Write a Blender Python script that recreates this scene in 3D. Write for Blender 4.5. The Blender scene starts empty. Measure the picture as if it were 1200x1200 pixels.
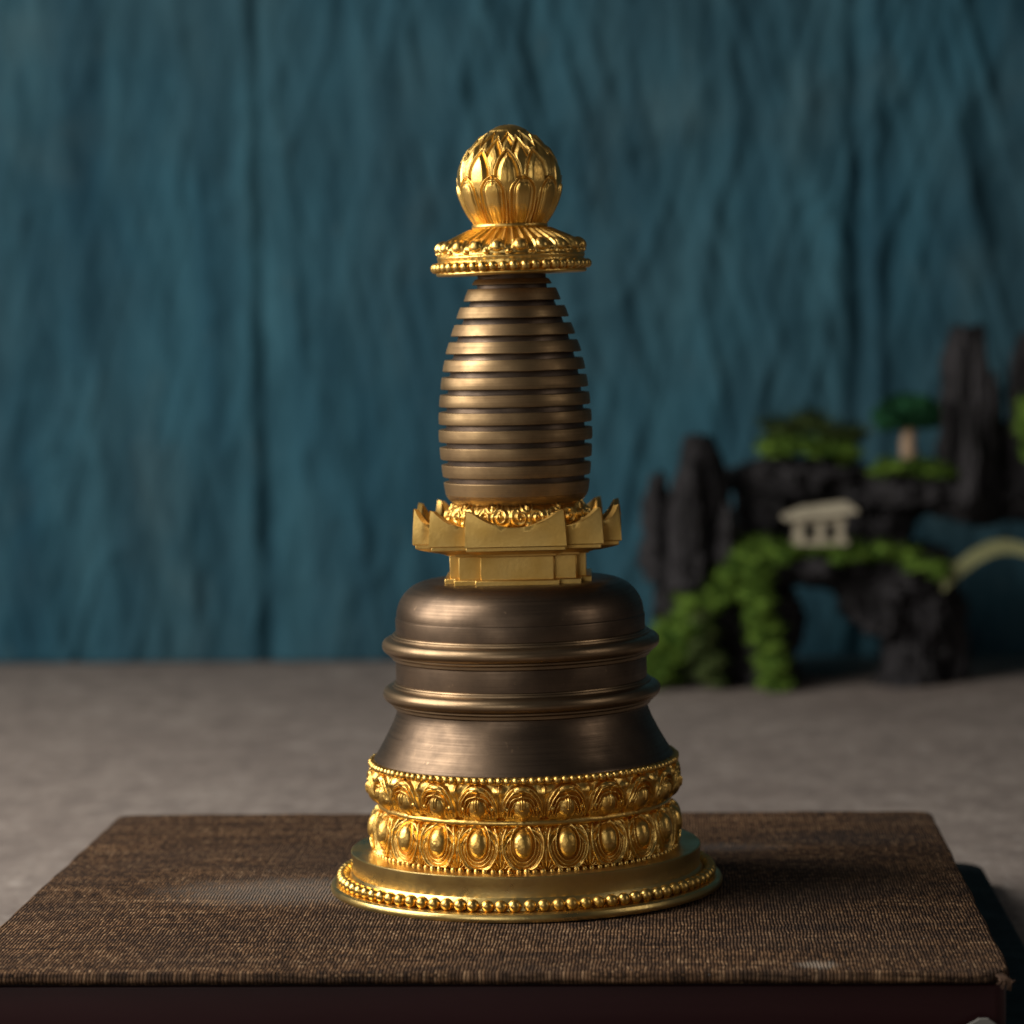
import bpy, bmesh, math, random
import numpy as np
from mathutils import Vector, Matrix, noise as mnoise
R = math.radians
S = bpy.context.scene
COL = S.collection
rng = np.random.default_rng(7)
random.seed(7)

# ---------------------------------------------------------------- camera
cam_d = bpy.data.cameras.new('camera'); cam = bpy.data.objects.new('camera', cam_d); COL.objects.link(cam)
S.camera = cam
cam_d.sensor_width = 36; cam_d.lens = 108; cam_d.clip_start = 0.05; cam_d.clip_end = 20
pitch, roll = R(3.91), R(0.8)
fw = Vector((0, math.cos(pitch), -math.sin(pitch))); rt = Vector((1, 0, 0)); up = rt.cross(fw)
rt, up = rt*math.cos(roll) - up*math.sin(roll), up*math.cos(roll) + rt*math.sin(roll)
M3 = Matrix((rt, up, -fw)).transposed()
cam.matrix_world = Matrix.Translation((-0.0033, -1.06, 0.2028)) @ M3.to_4x4()
cam_d.dof.use_dof = True; cam_d.dof.focus_distance = 1.005; cam_d.dof.aperture_fstop = 10.4

# ---------------------------------------------------------------- world, lamps, exposure
W = bpy.data.worlds.new('World'); S.world = W; W.use_nodes = True
bg = W.node_tree.nodes['Background']; bg.inputs[0].default_value = (0.55, 0.60, 0.68, 1); bg.inputs[1].default_value = 0.035
def area(name, loc, tgt, sx, sy, power, col):
    l = bpy.data.lights.new(name, 'AREA'); l.shape = 'RECTANGLE'; l.size = sx; l.size_y = sy
    l.energy = power; l.color = col
    o = bpy.data.objects.new(name, l); COL.objects.link(o); o.location = loc
    o.rotation_euler = (Vector(tgt) - Vector(loc)).to_track_quat('-Z', 'Y').to_euler()
    return o
area('window_light', (-0.84, -0.06, 0.56), (-.10, 0.12, 0.08), 0.85, 0.8, 18.0, (1.0, 0.94, 0.86))
area('room_light', (1.15, -0.50, 0.55), (0, 0, 0.12), 0.2, 0.7, 1.1, (1.0, 0.88, 0.76))
area('front_fill', (-0.75, -1.75, 0.40), (0, 0, 0.1), 1.0, 0.7, 3.6, (1.0, 0.95, 0.88))  # broad fill added behind the camera to brighten the front-facing gold
S.view_settings.view_transform = 'Standard'; S.view_settings.look = 'None'
S.view_settings.gamma = 1; S.view_settings.exposure = 0.0; S.view_settings.use_curve_mapping = False
S.render.engine = 'CYCLES'
S.cycles.use_denoising = True
S.cycles.max_bounces = 8; S.cycles.glossy_bounces = 5
S.cycles.caustics_reflective = False; S.cycles.caustics_refractive = False

# ---------------------------------------------------------------- object helpers
def tag(o, label=None, cat=None, group=None, kind=None):
    if label: o['label'] = label
    if cat: o['category'] = cat
    if group: o['group'] = group
    if kind: o['kind'] = kind
    return o
def empty(name, loc=(0, 0, 0), rot=(0, 0, 0)):
    o = bpy.data.objects.new(name, None); COL.objects.link(o); o.location = loc; o.rotation_euler = rot
    o.empty_display_size = 0.02
    return o
def link(name, me, mat, parent=None, smooth=True, sharp=None):
    o = bpy.data.objects.new(name, me); COL.objects.link(o)
    if mat: me.materials.append(mat)
    if smooth:
        me.polygons.foreach_set('use_smooth', [True]*len(me.polygons))
        if sharp: me.set_sharp_from_angle(angle=R(sharp))
    if parent: o.parent = parent
    me.update()
    return o
def np_mesh(name, V, F):
    """V (n,3), F (m,4) or (m,3) arrays -> mesh"""
    me = bpy.data.meshes.new(name)
    V = np.ascontiguousarray(V, dtype=np.float32); F = np.ascontiguousarray(F, dtype=np.int32)
    k = F.shape[1]
    me.vertices.add(len(V)); me.vertices.foreach_set('co', V.ravel())
    me.loops.add(F.size); me.loops.foreach_set('vertex_index', F.ravel())
    me.polygons.add(len(F)); me.polygons.foreach_set('loop_start', np.arange(0, F.size, k, dtype=np.int32))
    me.polygons.foreach_set('loop_total', np.full(len(F), k, dtype=np.int32))
    me.update(calc_edges=True); me.validate()
    return me
def bm_obj(name, bm, mat, parent=None, smooth=True, sharp=None):
    me = bpy.data.meshes.new(name); bmesh.ops.recalc_face_normals(bm, faces=bm.faces); bm.to_mesh(me); bm.free()
    return link(name, me, mat, parent, smooth, sharp)
def grid_faces(nu, nv, wrap):
    """rows nv, columns nu, vertex index = row*nu + col"""
    cols = np.arange(nu if wrap else nu - 1); rows = np.arange(nv - 1)
    c, r = np.meshgrid(cols, rows); c2 = (c + 1) % nu
    return np.stack([r*nu + c, r*nu + c2, (r + 1)*nu + c2, (r + 1)*nu + c], -1).reshape(-1, 4)
# lattice value noise, smooth, any shape of arrays
_lat = rng.random((256, 256))
def vnoise(x, y):
    xi = np.floor(x).astype(int); yi = np.floor(y).astype(int); fx = x - xi; fy = y - yi
    fx = fx*fx*fx*(fx*(fx*6 - 15) + 10); fy = fy*fy*fy*(fy*(fy*6 - 15) + 10)
    g = lambda a, b: _lat[a % 256, b % 256]
    return (g(xi, yi)*(1-fx) + g(xi+1, yi)*fx)*(1-fy) + (g(xi, yi+1)*(1-fx) + g(xi+1, yi+1)*fx)*fy
def fbm(x, y, n=4):
    s = 0; a = 0.5
    for i in range(n):
        s = s + a*(vnoise(x + 17.3*i, y + 9.1*i) - 0.5); x = x*2.03; y = y*2.03; a *= 0.5
    return s
def sst(a, b, x):
    t = np.clip((x - a)/(b - a), 0, 1); return t*t*(3 - 2*t)
def gauss(x, w): return np.exp(-(x/w)**2)

# ---------------------------------------------------------------- material helpers
class NT:
    def __init__(s, name, rough=0.5, metal=0.0, col=(.5, .5, .5), spec=None):
        s.m = bpy.data.materials.new(name); s.m.use_nodes = True; s.t = s.m.node_tree
        s.b = s.t.nodes['Principled BSDF']; s.set(s.b, 'Roughness', rough); s.set(s.b, 'Metallic', metal)
        s.set(s.b, 'Base Color', (*col, 1))
        if spec is not None: s.set(s.b, 'Specular IOR Level', spec)
    def set(s, n, k, v): 
        if hasattr(v, 'is_output'): s.t.links.new(v, n.inputs[k])
        elif isinstance(v, tuple) and len(v) == 3 and n.inputs[k].type == 'RGBA': n.inputs[k].default_value = (*v, 1)
        else: n.inputs[k].default_value = v
    def n(s, typ, **kw):
        n = s.t.nodes.new(typ)
        for k, v in kw.items():
            if k.startswith('i_'): s.set(n, int(k[2:]) if k[2:].isdigit() else k[2:].replace('_', ' '), v)
            else: setattr(n, k, v)
        return n
    def math(s, op, a, b=0.0, c=0.0):
        n = s.n('ShaderNodeMath', operation=op); s.set(n, 0, a); s.set(n, 1, b); s.set(n, 2, c); return n.outputs[0]
    def coord(s): return s.n('ShaderNodeTexCoord').outputs['Object']
    def mapping(s, v, scale): return s.n('ShaderNodeMapping', i_Vector=v, i_Scale=scale).outputs[0]
    def noise(s, v, scale, detail=4.0, rough=0.55):
        return s.n('ShaderNodeTexNoise', i_Vector=v, i_Scale=float(scale), i_Detail=float(detail), i_Roughness=rough).outputs['Fac']
    def ramp(s, f, stops):
        n = s.n('ShaderNodeValToRGB', i_0=f); e = n.color_ramp.elements
        while len(e) < len(stops): e.new(0.5)
        for q, (p, c) in zip(e, stops): q.position = p; q.color = (*c, 1) if len(c) == 3 else c
        return n.outputs[0]
    def mix(s, f, a, b, mode='MIX'):
        n = s.n('ShaderNodeMix', data_type='RGBA', blend_type=mode)
        s.set(n, 0, f); s.set(n, 6, a); s.set(n, 7, b); return n.outputs[2]
    def smooth(s, f, a, b, c, d):
        return s.n('ShaderNodeMapRange', interpolation_type='SMOOTHERSTEP', i_0=f, i_1=float(a), i_2=float(b), i_3=float(c), i_4=float(d)).outputs[0]
    def rng(s, f, a, b, c, d):
        return s.n('ShaderNodeMapRange', i_0=f, i_1=float(a), i_2=float(b), i_3=float(c), i_4=float(d)).outputs[0]
    def bump(s, h, strength, dist): 
        s.set(s.b, 'Normal', s.n('ShaderNodeBump', i_Strength=strength, i_Distance=dist, i_Height=h).outputs[0])
def metal(name, c1, c2, r1, r2, grain=0.15, brushed=False, spot=None, blotch=.35):
    n = NT(name, 0.3, 1.0); v = n.coord()
    a = n.noise(v, 90, 5); f = n.noise(v, 900, 3)
    col = n.mix(n.rng(a, .35, .65, 0, 1), c1, c2)
    rg = n.rng(a, .3, .7, r1, r2)
    if brushed:
        st = n.noise(n.mapping(v, (14., 14., 1700.)), 1.0, 4, .7)
        col = n.mix(n.rng(st, .3, .7, 0, .55), col, n.mix(.5, col, (0.0, 0.0, 0.0)))
        rg = n.math('ADD', rg, n.rng(st, .3, .7, -.05, .07))
        h = n.math('ADD', st, n.math('MULTIPLY', f, .25)); n.bump(h, grain, .0002)
    else:
        n.bump(n.math('ADD', f, n.math('MULTIPLY', a, 2.0)), grain, .0004)
    big = n.noise(n.mapping(v, (26., 26., 40.)), 1.0, 5, .65)
    col = n.mix(n.rng(big, .48, .68, 0, blotch), col, n.mix(.5, col, (0., 0., 0.)))
    rg = n.math('ADD', rg, n.rng(big, .4, .7, -.09*blotch, .2*blotch))
    if spot:
        sp = n.noise(v, 420, 2, .5)
        col = n.mix(n.rng(sp, .70, .76, 0, .6), col, spot)
    n.set(n.b, 'Base Color', col); n.set(n.b, 'Roughness', rg)
    return n.m
M = {}
M['gold'] = metal('gilt_bronze', (.87, .585, .18), (.75, .455, .115), .28, .43, .20)
M['gold_matt'] = metal('matt_gilt', (.86, .57, .18), (.74, .46, .12), .34, .46, .1)
M['brass'] = metal('turned_brass', (.74, .55, .22), (.62, .44, .15), .26, .40, .10)
M['bronze'] = metal('brown_bronze', (.215, .150, .100), (.130, .092, .064), .36, .44, .09, True, (.28, .19, .12), .12)
M['bronze_rim'] = metal('rubbed_bronze', (.36, .25, .145), (.25, .175, .105), .32, .42, .10, True, None, .12)
M['ring'] = metal('ring_bronze', (.41, .28, .145), (.27, .18, .095), .42, .54, .12, True, None, .5)
M['core'] = metal('core_bronze', (.20, .145, .105), (.13, .10, .08), .42, .58, .15, True)

# ================================================================ SETTING
# tabletop, grey linen-like sheet
def t_mat():
    n = NT('grey_table_cloth', .9, spec=.12); v = n.coord()
    a = n.noise(v, 9, 6, .6); b = n.noise(v, 55, 5, .65); w = n.noise(n.mapping(v, (300., 900., 1.)), 1.0, 2)
    e = n.noise(n.mapping(v, (48., 30., 1.)), 1.0, 5, .68)
    c = n.mix(n.rng(a, .35, .65, 0, 1), (.195, .155, .135), (.29, .245, .215))
    c = n.mix(n.rng(e, .44, .64, 0, .85), c, (.135, .107, .095))
    c = n.mix(n.rng(e, .28, .42, .5, 0), c, (.42, .385, .36))
    c = n.mix(n.rng(b, .45, .7, 0, .5), c, (.15, .12, .105)); g = n.noise(n.mapping(v, (150., 90., 1.)), 1.0, 4, .7)
    c = n.mix(n.rng(g, .5, .68, 0, .6), c, (.12, .095, .085)); c = n.mix(n.rng(g, .30, .44, .45, 0), c, (.46, .42, .385))
    c = n.mix(n.rng(w, .3, .7, 0, .3), c, (.42, .39, .36))
    n.set(n.b, 'Base Color', c); n.bump(n.math('ADD', b, n.math('MULTIPLY', w, .5)), .4, .002)
    return n.m
ZT = -0.034
def table():
    nx, ny = 121, 101
    x = np.linspace(-1.3, 1.3, nx); y = np.linspace(-1.0, 0.975, ny)
    X, Y = np.meshgrid(x, y)
    Z = 0.0018*(fbm(X*6+3, Y*6)+.0)*sst(.22, .4, np.hypot(X, Y)) - .0
    V = [np.stack([X, Y, Z], -1).reshape(-1, 3)]
    me = np_mesh('tabletop', V[0], grid_faces(nx, ny, False))
    o = link('tabletop', me, t_mat()); o.location = (0, 0, ZT - .0004); o.rotation_euler = (0, 0, R(-3.9))
    m = o.modifiers.new('thick', 'SOLIDIFY'); m.thickness = .03; m.offset = -1
    tag(o, kind='structure')
    tag(o, 'grey mottled cloth tabletop under the stand and the rock ornament', 'tabletop')
table()

# curtain
def c_mat():
    n = NT('teal_backdrop_cloth', .9, spec=.12); v = n.coord()
    a = n.noise(n.mapping(v, (16., 1., 2.6)), 1.0, 6, .62); b = n.noise(n.mapping(v, (5., 1., 3.)), 1.0, 4, .6)
    p = n.noise(n.mapping(v, (11., 1., 8.)), 1.0, 3, .5)
    c = n.mix(n.rng(a, .3, .7, 0, 1), (.013, .054, .086), (.042, .130, .176))
    c = n.mix(n.rng(b, .40, .66, 0, .5), c, (.052, .098, .114))
    c = n.mix(n.rng(p, .58, .74, 0, .38), c, (.085, .14, .155))
    k = n.noise(n.mapping(v, (44., 1., 9.)), 1.0, 6, .7); q = n.noise(n.mapping(v, (70., 1., 34.)), 1.0, 4, .65)
    c = n.mix(n.rng(k, .46, .66, 0, .62), c, (.008, .030, .046))          # darker dye streaks
    c = n.mix(n.rng(k, .26, .42, .38, 0), c, (.052, .150, .195))
    c = n.mix(n.rng(q, .62, .74, 0, .35), c, (.075, .125, .140))          # faded specks
    n.set(n.b, 'Base Color', c)
    w = n.noise(n.mapping(v, (1400., 1., 1400.)), 1.0, 1); n.bump(w, .15, .0005)
    return n.m
def curtain():
    nx, nz = 1100, 700
    x = np.linspace(-1.05, 1.15, nx); z = np.linspace(-.45, 1.05, nz); X, Z = np.meshgrid(x, z)
    wx = X + .010*fbm(X*11 + 1, Z*8, 3) + .004*fbm(X*40 + 1, Z*22, 3)
    def ridged(u, v, k): 
        return (1 - np.abs(2*vnoise(u, v) - 1))**k
    msk = lambda u, v: .25 + .75*sst(.35, .65, vnoise(u, v))
    d = .010*fbm(wx*4.0 + 2, Z*.7, 3)                               # broad hanging folds
    for fu, fv, sh, k, amp, o in ((17, 3.0, 1.5, 4, .0042, 0), (25, 6, -7, 4, .0055, 3), (25, 6, 8, 4, .0055, 9), (40, 7.5, 11, 3.5, .0052, 14), (40, 7.5, -10, 3.5, .0052, 21),
                                  (66, 12, 16, 3, .0038, 27), (66, 12, -18, 3, .0038, 33), (33, 5, 3, 4, .0050, 39), (90, 18, 26, 2.5, .0022, 45), (90, 18, -24, 2.5, .0022, 51)):
        d += amp*ridged(wx*fu + Z*sh + o*7.3, Z*fv + o*3.1, k)*msk(X*6 + o*2.2, Z*4 + o*1.7)      # crumples and creases
    d += .0085*fbm(wx*38, Z*11, 5)
    for cx, amp, wd in ((-.1735, .0064, .007), (.012, .003, .012), (.236, -.0085, .007), (-.62, .004, .010), (.66, .004, .010)):
        u = X - cx - .0012*fbm(Z*3 + cx*9, Z*0 + 1, 2)
        d += amp*(gauss(u + wd*.6, wd) - .8*gauss(u - wd*.7, wd*.8))
    V = np.stack([X, -.68*d, Z], -1).reshape(-1, 3)
    o = link('backdrop_cloth', np_mesh('backdrop_cloth', V, grid_faces(nx, nz, False)), c_mat())
    o.location = (0, 1.005, 0); o.rotation_euler = (0, 0, R(-3.9))
    m = o.modifiers.new('thick', 'SOLIDIFY'); m.thickness = .001
    tag(o, 'crumpled teal blue cloth hanging as a backdrop behind the table', 'backdrop')
curtain()

# ================================================================ STAND, TRAY
YAW = R(-3.1)
def rounded_slab(hx, hy, rc, z0, z1, bev, seg=6, wob=0.0):
    """closed slab with round plan corners and a rounded top and bottom edge, as loops"""
    def loop(inset, z):
        pts = []
        for cx, cy, a0 in ((hx-rc, hy-rc, 0), (-hx+rc, hy-rc, 90), (-hx+rc, -hy+rc, 180), (hx-rc, -hy+rc, 270)):
            for i in range(9):
                a = R(a0 + 90*i/8); q = max(rc - inset, .0002)
                pts.append((cx + q*math.cos(a), cy + q*math.sin(a), z))
        if wob:
            fine = []
            for i, p in enumerate(pts):
                p2 = pts[(i+1) % len(pts)]; m = 60 if i % 9 == 8 else 1
                for k in range(m):
                    v = Vector(p).lerp(Vector(p2), k/m); q = v.xy*38
                    fine.append((v.x + wob*mnoise.noise(Vector((q.x, q.y, 3))), v.y + wob*mnoise.noise(Vector((q.x, q.y, 9))), z + .5*wob*mnoise.noise(Vector((q.x*2, q.y*2, 5)))))
            return fine
        return pts
    loops = []
    for i in range(seg + 1):
        a = math.pi/2*i/seg; loops.append(loop(bev*(1-math.sin(a)), z0 + bev*(1-math.cos(a))))
    for i in range(seg + 1):
        a = math.pi/2*i/seg; loops.append(loop(bev*(1-math.cos(a)), z1 - bev*(1-math.sin(a))))
    bm = bmesh.new(); vs = [[bm.verts.new(p) for p in L] for L in loops]
    n = len(vs[0])
    for a, b in zip(vs, vs[1:]):
        for i in range(n): bm.faces.new((a[i], a[(i+1) % n], b[(i+1) % n], b[i]))
    bm.faces.new(vs[-1]); bm.faces.new(list(reversed(vs[0])))
    return bm
def weave_mat():
    n = NT('brown_weave', .9, spec=.10); v = n.coord()
    sx = n.n('ShaderNodeSeparateXYZ', i_0=v); 
    d1 = n.n('ShaderNodeTexNoise', i_Vector=v, i_Scale=120., i_Detail=3.)
    x = n.math('ADD', sx.outputs[0], n.rng(d1.outputs['Fac'], 0, 1, -.0007, .0007))
    yz = n.math('SUBTRACT', sx.outputs[1], sx.outputs[2])
    d2 = n.noise(n.mapping(v, (60., 200., 60.)), 1.0, 3)
    y = n.math('ADD', yz, n.rng(d2, 0, 1, -.0016, .0016))
    P = 1/.00112
    u = n.math('MULTIPLY', x, P); w = n.math('MULTIPLY', y, 1/.0027)
    cu = n.math('ABSOLUTE', n.math('SINE', n.math('MULTIPLY', u, math.pi)))
    cw = n.math('ABSOLUTE', n.math('SINE', n.math('MULTIPLY', w, math.pi)))
    par = n.math('MODULO', n.math('ABSOLUTE', n.math('ADD', n.math('FLOOR', u), n.math('FLOOR', w))), 2.0)   # plain weave
    warp = n.math('MULTIPLY', cu, n.math('ADD', n.math('MULTIPLY', cw, .55), .45))
    weft = n.math('MULTIPLY', cw, n.math('ADD', n.math('MULTIPLY', cu, .55), .45))
    h = n.math('ADD', n.math('MULTIPLY', warp, n.math('ADD', n.math('MULTIPLY', par, .45), .55)),
               n.math('MULTIPLY', weft, n.math('SUBTRACT', .6, n.math('MULTIPLY', par, .45))))
    # per-thread tone: each weft thread keeps its own shade over a few centimetres
    wt = n.n('ShaderNodeCombineXYZ', i_0=n.math('MULTIPLY', sx.outputs[0], 14.0), i_1=n.math('MULTIPLY', n.math('FLOOR', n.math('MULTIPLY', w, 1.0)), 3.7), i_2=0.0)
    tone = n.noise(wt.outputs[0], 1.0, 2, .5)
    wu = n.n('ShaderNodeCombineXYZ', i_0=n.math('MULTIPLY', n.math('FLOOR', u), 5.3), i_1=n.math('MULTIPLY', sx.outputs[1], 60.0), i_2=3.0)
    tone2 = n.noise(wu.outputs[0], 1.0, 2, .5)
    cellv = n.n('ShaderNodeCombineXYZ', i_0=n.math('FLOOR', u), i_1=n.math('FLOOR', w), i_2=0.0)
    speck = n.n('ShaderNodeTexWhiteNoise', noise_dimensions='2D', i_0=cellv.outputs[0]).outputs['Value']
    slub = n.noise(n.mapping(v, (16., 110., 110.)), 1.0, 5, .65)
    big = n.noise(v, 13, 5, .6)
    fine = n.noise(v, 1500, 3, .7)
    c = n.ramp(n.math('ADD', n.math('ADD', n.math('MULTIPLY', tone, .46), n.math('MULTIPLY', tone2, .30)), n.math('MULTIPLY', speck, .25)),
               [(.30, (.034, .021, .015)), (.46, (.096, .053, .030)), (.58, (.176, .097, .050)), (.74, (.35, .225, .13))])
    c = n.mix(n.rng(slub, .44, .68, 0, .6), c, (.050, .034, .026))
    c = n.mix(n.rng(slub, .30, .44, .5, 0), c, (.27, .155, .085))
    c = n.mix(n.rng(big, .46, .66, 0, .6), c, (.075, .050, .037))
    # pale dusty bloom near the foot of the statue, worn spot at the front edge
    def patch(cx, cy, rx, ry):
        dx = n.math('DIVIDE', n.math('SUBTRACT', sx.outputs[0], cx), rx); dy = n.math('DIVIDE', n.math('SUBTRACT', sx.outputs[1], cy), ry)
        r2 = n.math('ADD', n.math('MULTIPLY', dx, dx), n.math('MULTIPLY', dy, dy))
        return n.smooth(n.math('ADD', r2, n.math('ADD', n.rng(big, .3, .7, -.6, .6), n.rng(speck, 0, 1, -.4, .4))), -.8, 2.0, 1.0, 0.0)
    c = n.mix(n.math('MULTIPLY', patch(-.074, -.014, .036, .024), .46), c, (.37, .32, .27))
    c = n.mix(n.math('MULTIPLY', patch(.104, -.136, .0062, .0055), .62), c, (.52, .44, .36))
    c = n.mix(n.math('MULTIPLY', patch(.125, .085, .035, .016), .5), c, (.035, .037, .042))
    c = n.mix(n.math('MULTIPLY', patch(.080, .066, .020, .010), .3), c, (.26, .26, .26))
    lint = n.noise(v, 700, 1, .3); c = n.mix(n.rng(lint, .80, .84, 0, .7), c, (.55, .5, .45))
    gap = n.rng(n.math('ADD', h, n.rng(speck, 0, 1, -.12, .12)), .20, .74, .24, 1.12)
    n.set(n.b, 'Base Color', n.mix(1.0, c, n.n('ShaderNodeCombineColor', i_0=gap, i_1=gap, i_2=gap).outputs[0], 'MULTIPLY'))
    n.bump(n.math('ADD', h, n.math('MULTIPLY', fine, .6)), .9, .0007)
    return n.m
def wood_mat():
    n = NT('dark_maroon_lacquer', .45, 0, (.02, .008, .009), .25); v = n.coord()
    g = n.noise(n.mapping(v, (8., 8., 120.)), 1.0, 5, .6); s = n.noise(v, 520, 1, .3)
    c = n.mix(g, (.020, .0052, .0062), (.038, .0098, .0115))
    c = n.mix(n.rng(s, .84, .87, 0, .5), c, (.3, .26, .25))
    n.set(n.b, 'Base Color', c); n.set(n.b, 'Roughness', n.rng(g, .3, .7, .32, .5)); n.bump(g, .15, .0004)
    return n.m
BX, BY = .1612, .1468
stand = empty('display_stand', (-.0088, 0.0057, ZT + .0098), (0, 0, YAW))
tag(stand, 'low square stand with brown woven cloth top and dark maroon sides under the stupa', 'display stand')
ZS = ZT + .0098
o = bm_obj('cloth_top', rounded_slab(BX+.0008, BY, .0078, -.0036, 0, .0017, 6, .0007), weave_mat(), stand, sharp=50); o.location = (0, 0, -ZS)
wd = wood_mat()
o = bm_obj('wooden_body', rounded_slab(BX-.0006, BY-.0022, .004, ZS+.0002, -.0043, .0006), wd, stand, sharp=50); o.location = (0, 0, -ZS)
# dark seam between the cloth and the wood
o = bm_obj('seam', rounded_slab(BX-.0035, BY-.0034, .005, -.0046, -.0030, .0002), NT('seam_black', .9, 0, (.008, .006, .006)).m, stand); o.location = (0, 0, -ZS)

# frayed tuft at the front right corner of the cloth
def tube(bm, pts, r0, r1, seg=6):
    prev = None
    for i, p in enumerate(pts):
        p = Vector(p); t = (Vector(pts[min(i+1, len(pts)-1)]) - Vector(pts[max(i-1, 0)])).normalized()
        a = t.orthogonal().normalized(); b = t.cross(a); r = r0 + (r1-r0)*i/(len(pts)-1)
        ring = [bm.verts.new(p + (a*math.cos(2*math.pi*k/seg) + b*math.sin(2*math.pi*k/seg))*r) for k in range(seg)]
        if prev:
            # align the rings by nearest start vertex
            k0 = min(range(seg), key=lambda k: (ring[k].co - prev[0].co).length); ring = ring[k0:] + ring[:k0]
            for k in range(seg): bm.faces.new((prev[k], prev[(k+1) % seg], ring[(k+1) % seg], ring[k]))
        else: bm.faces.new(list(reversed(ring)))
        prev = ring
    bm.faces.new(prev)
bm = bmesh.new(); cx, cy = BX - .001, -BY + .001
for i in range(26):
    a = random.uniform(-.0035, .002); L = random.uniform(.0015, .0052); sx_ = random.uniform(.0005, .0035)
    tube(bm, [(cx - .004 + a*.5, cy + .003, -.0008), (cx + a*.4 - .001, cy - .001, -.0012), (cx + a*.6 + sx_*.4, cy - .0022, -.0026),
              (cx + sx_*.7 + a*.7 - .0012, cy - .0022 + random.uniform(-.0006, .0008), -.0002 - L)], .00045, .00025, 5)
fr = NT('fray', .9, 0, (.085, .045, .025)).m
o = bm_obj('frayed_tuft', bm, fr, stand); o.location = (0, 0, -ZS)

# black tray under the stand
tray_n = NT('black_lacquer', .5, 0, (.0085, .0095, .011)); v_ = tray_n.coord()
tray_n.set(tray_n.b, 'Roughness', tray_n.rng(tray_n.noise(v_, 60, 4), 
    .3, .7, .42, .58)); tray_n.set(tray_n.b, 'Specular IOR Level', .07)
tray = empty('lacquer_tray', (-.0105, 0.000, ZT), (0, 0, YAW))
tag(tray, 'thin black lacquer board with rounded corners lying under the cloth topped stand', 'tray')
bm_obj('board', rounded_slab(.1850, .1760, .0125, .0004, .0092, .0022), tray_n.m, tray, sharp=50)
bm_obj('raised_panel', rounded_slab(.1790, .1700, .0085, .0090, .0097, .0004), tray_n.m, tray, sharp=50)

# small pale folded card standing on the tray against the front of the stand
bm = bmesh.new()
w_, h_, d_ = .012, .0106, .0016
pr = [(-w_, 0), (w_, 0), (w_, h_*.52), (w_*.45, h_*.72), (w_*.12, h_), (-.1*w_, h_), (-w_*.5, h_*.74), (-w_, h_*.55)]
fa = [bm.verts.new((x, -d_/2 - z*.05, z)) for x, z in pr]; fb = [bm.verts.new((x, d_/2 - z*.05, z)) for x, z in pr]
bm.faces.new(fa); bm.faces.new(list(reversed(fb)))
for i in range(len(pr)): j = (i+1) % len(pr); bm.faces.new((fa[i], fb[i], fb[j], fa[j]))
o = bm_obj('paper_scrap', bm, NT('pale_paper', .8, 0, (.24, .235, .215)).m, None, False)
ca, sa = math.cos(YAW), math.sin(YAW); lx, ly = .1530, -.1485
o.location = (-.0088 + lx*ca - ly*sa, .0057 + lx*sa + ly*ca, ZT + .0099); o.rotation_euler = (0, 0, YAW)
tag(o, 'small pale peaked scrap leaning on the front of the maroon stand', 'scrap')

# ================================================================ STUPA
# drawing units: y = height line measured on the axis, r = radius, both in drawing pixels
_hy = np.array([89.17, 363.39, 702.2, 1036.71]); _hz = np.array([.28, .2, .1, 0.])
_hc = np.polyfit(_hy, _hz, 2)
def HZ(y): return np.polyval(_hc, np.asarray(y, float))
def RS(z): return .0002976 - z*1.9e-5
PX = .000296
stupa = empty('stupa', (0, 0, .0002), (0, R(-.62), R(-1.5)))
tag(stupa, 'gilt and brown bronze stupa with ringed spire and gold lotus bud finial on woven stand', 'stupa')
def prof_zr(pts):
    p = np.array(pts, float); z = HZ(p[:, 0]); return np.stack([p[:, 1]*RS(z), z], -1)     # (r, z)
def turned(name, pts, mat, parent=stupa, nu=192, sharp=28):
    """lathe from a closed-enough profile listed from bottom to top"""
    q = prof_zr(pts); th = np.linspace(0, 2*np.pi, nu, endpoint=False)
    V = np.stack([q[:, None, 0]*np.cos(th), q[:, None, 0]*np.sin(th), np.repeat(q[:, 1:2], nu, 1)], -1).reshape(-1, 3)
    return link(name, np_mesh(name, V, grid_faces(nu, len(q), True)), mat, parent, True, sharp)
def arc(yc, rc, ry, rr, a0, a1, n=12):
    return [(yc - ry*math.sin(R(a0 + (a1-a0)*i/n)), rc + rr*math.cos(R(a0 + (a1-a0)*i/n))) for i in range(n+1)]
def relief(name, pts, hf, nu, nv, mat, parent=stupa, sharp=None):
    """lathe with relief: hf(theta, y, r) -> height in drawing units along the profile normal"""
    p = np.array(pts, float); L = np.r_[0, np.cumsum(np.hypot(*np.diff(p, axis=0).T))]
    t = np.linspace(0, L[-1], nv); Y = np.interp(t, L, p[:, 0]); Rr = np.interp(t, L, p[:, 1])
    k = max(3, nv//30) | 1; ker = np.ones(k)/k                       # round the polyline a little
    pad = lambda a: np.convolve(np.r_[[a[0]]*(k//2), a, [a[-1]]*(k//2)], ker, 'valid')
    Y, Rr = pad(Y), pad(Rr)
    dy, dr = np.gradient(Y), np.gradient(Rr); l = np.hypot(dy, dr) + 1e-9
    ny, nr = dr/l, -dy/l                                             # outward when listed bottom to top
    th = np.linspace(0, 2*np.pi, nu, endpoint=False); T, YY = np.meshgrid(th, Y); RR = np.repeat(Rr[:, None], nu, 1)
    h = hf(T, YY, RR)
    y2 = YY + ny[:, None]*h; r2 = np.maximum(RR + nr[:, None]*h, 0); z = HZ(y2); r2 = r2*RS(z)
    V = np.stack([r2*np.cos(T), r2*np.sin(T), z], -1).reshape(-1, 3)
    return link(name, np_mesh(name, V, grid_faces(nu, nv, True)), mat, parent, True, sharp)
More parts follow.
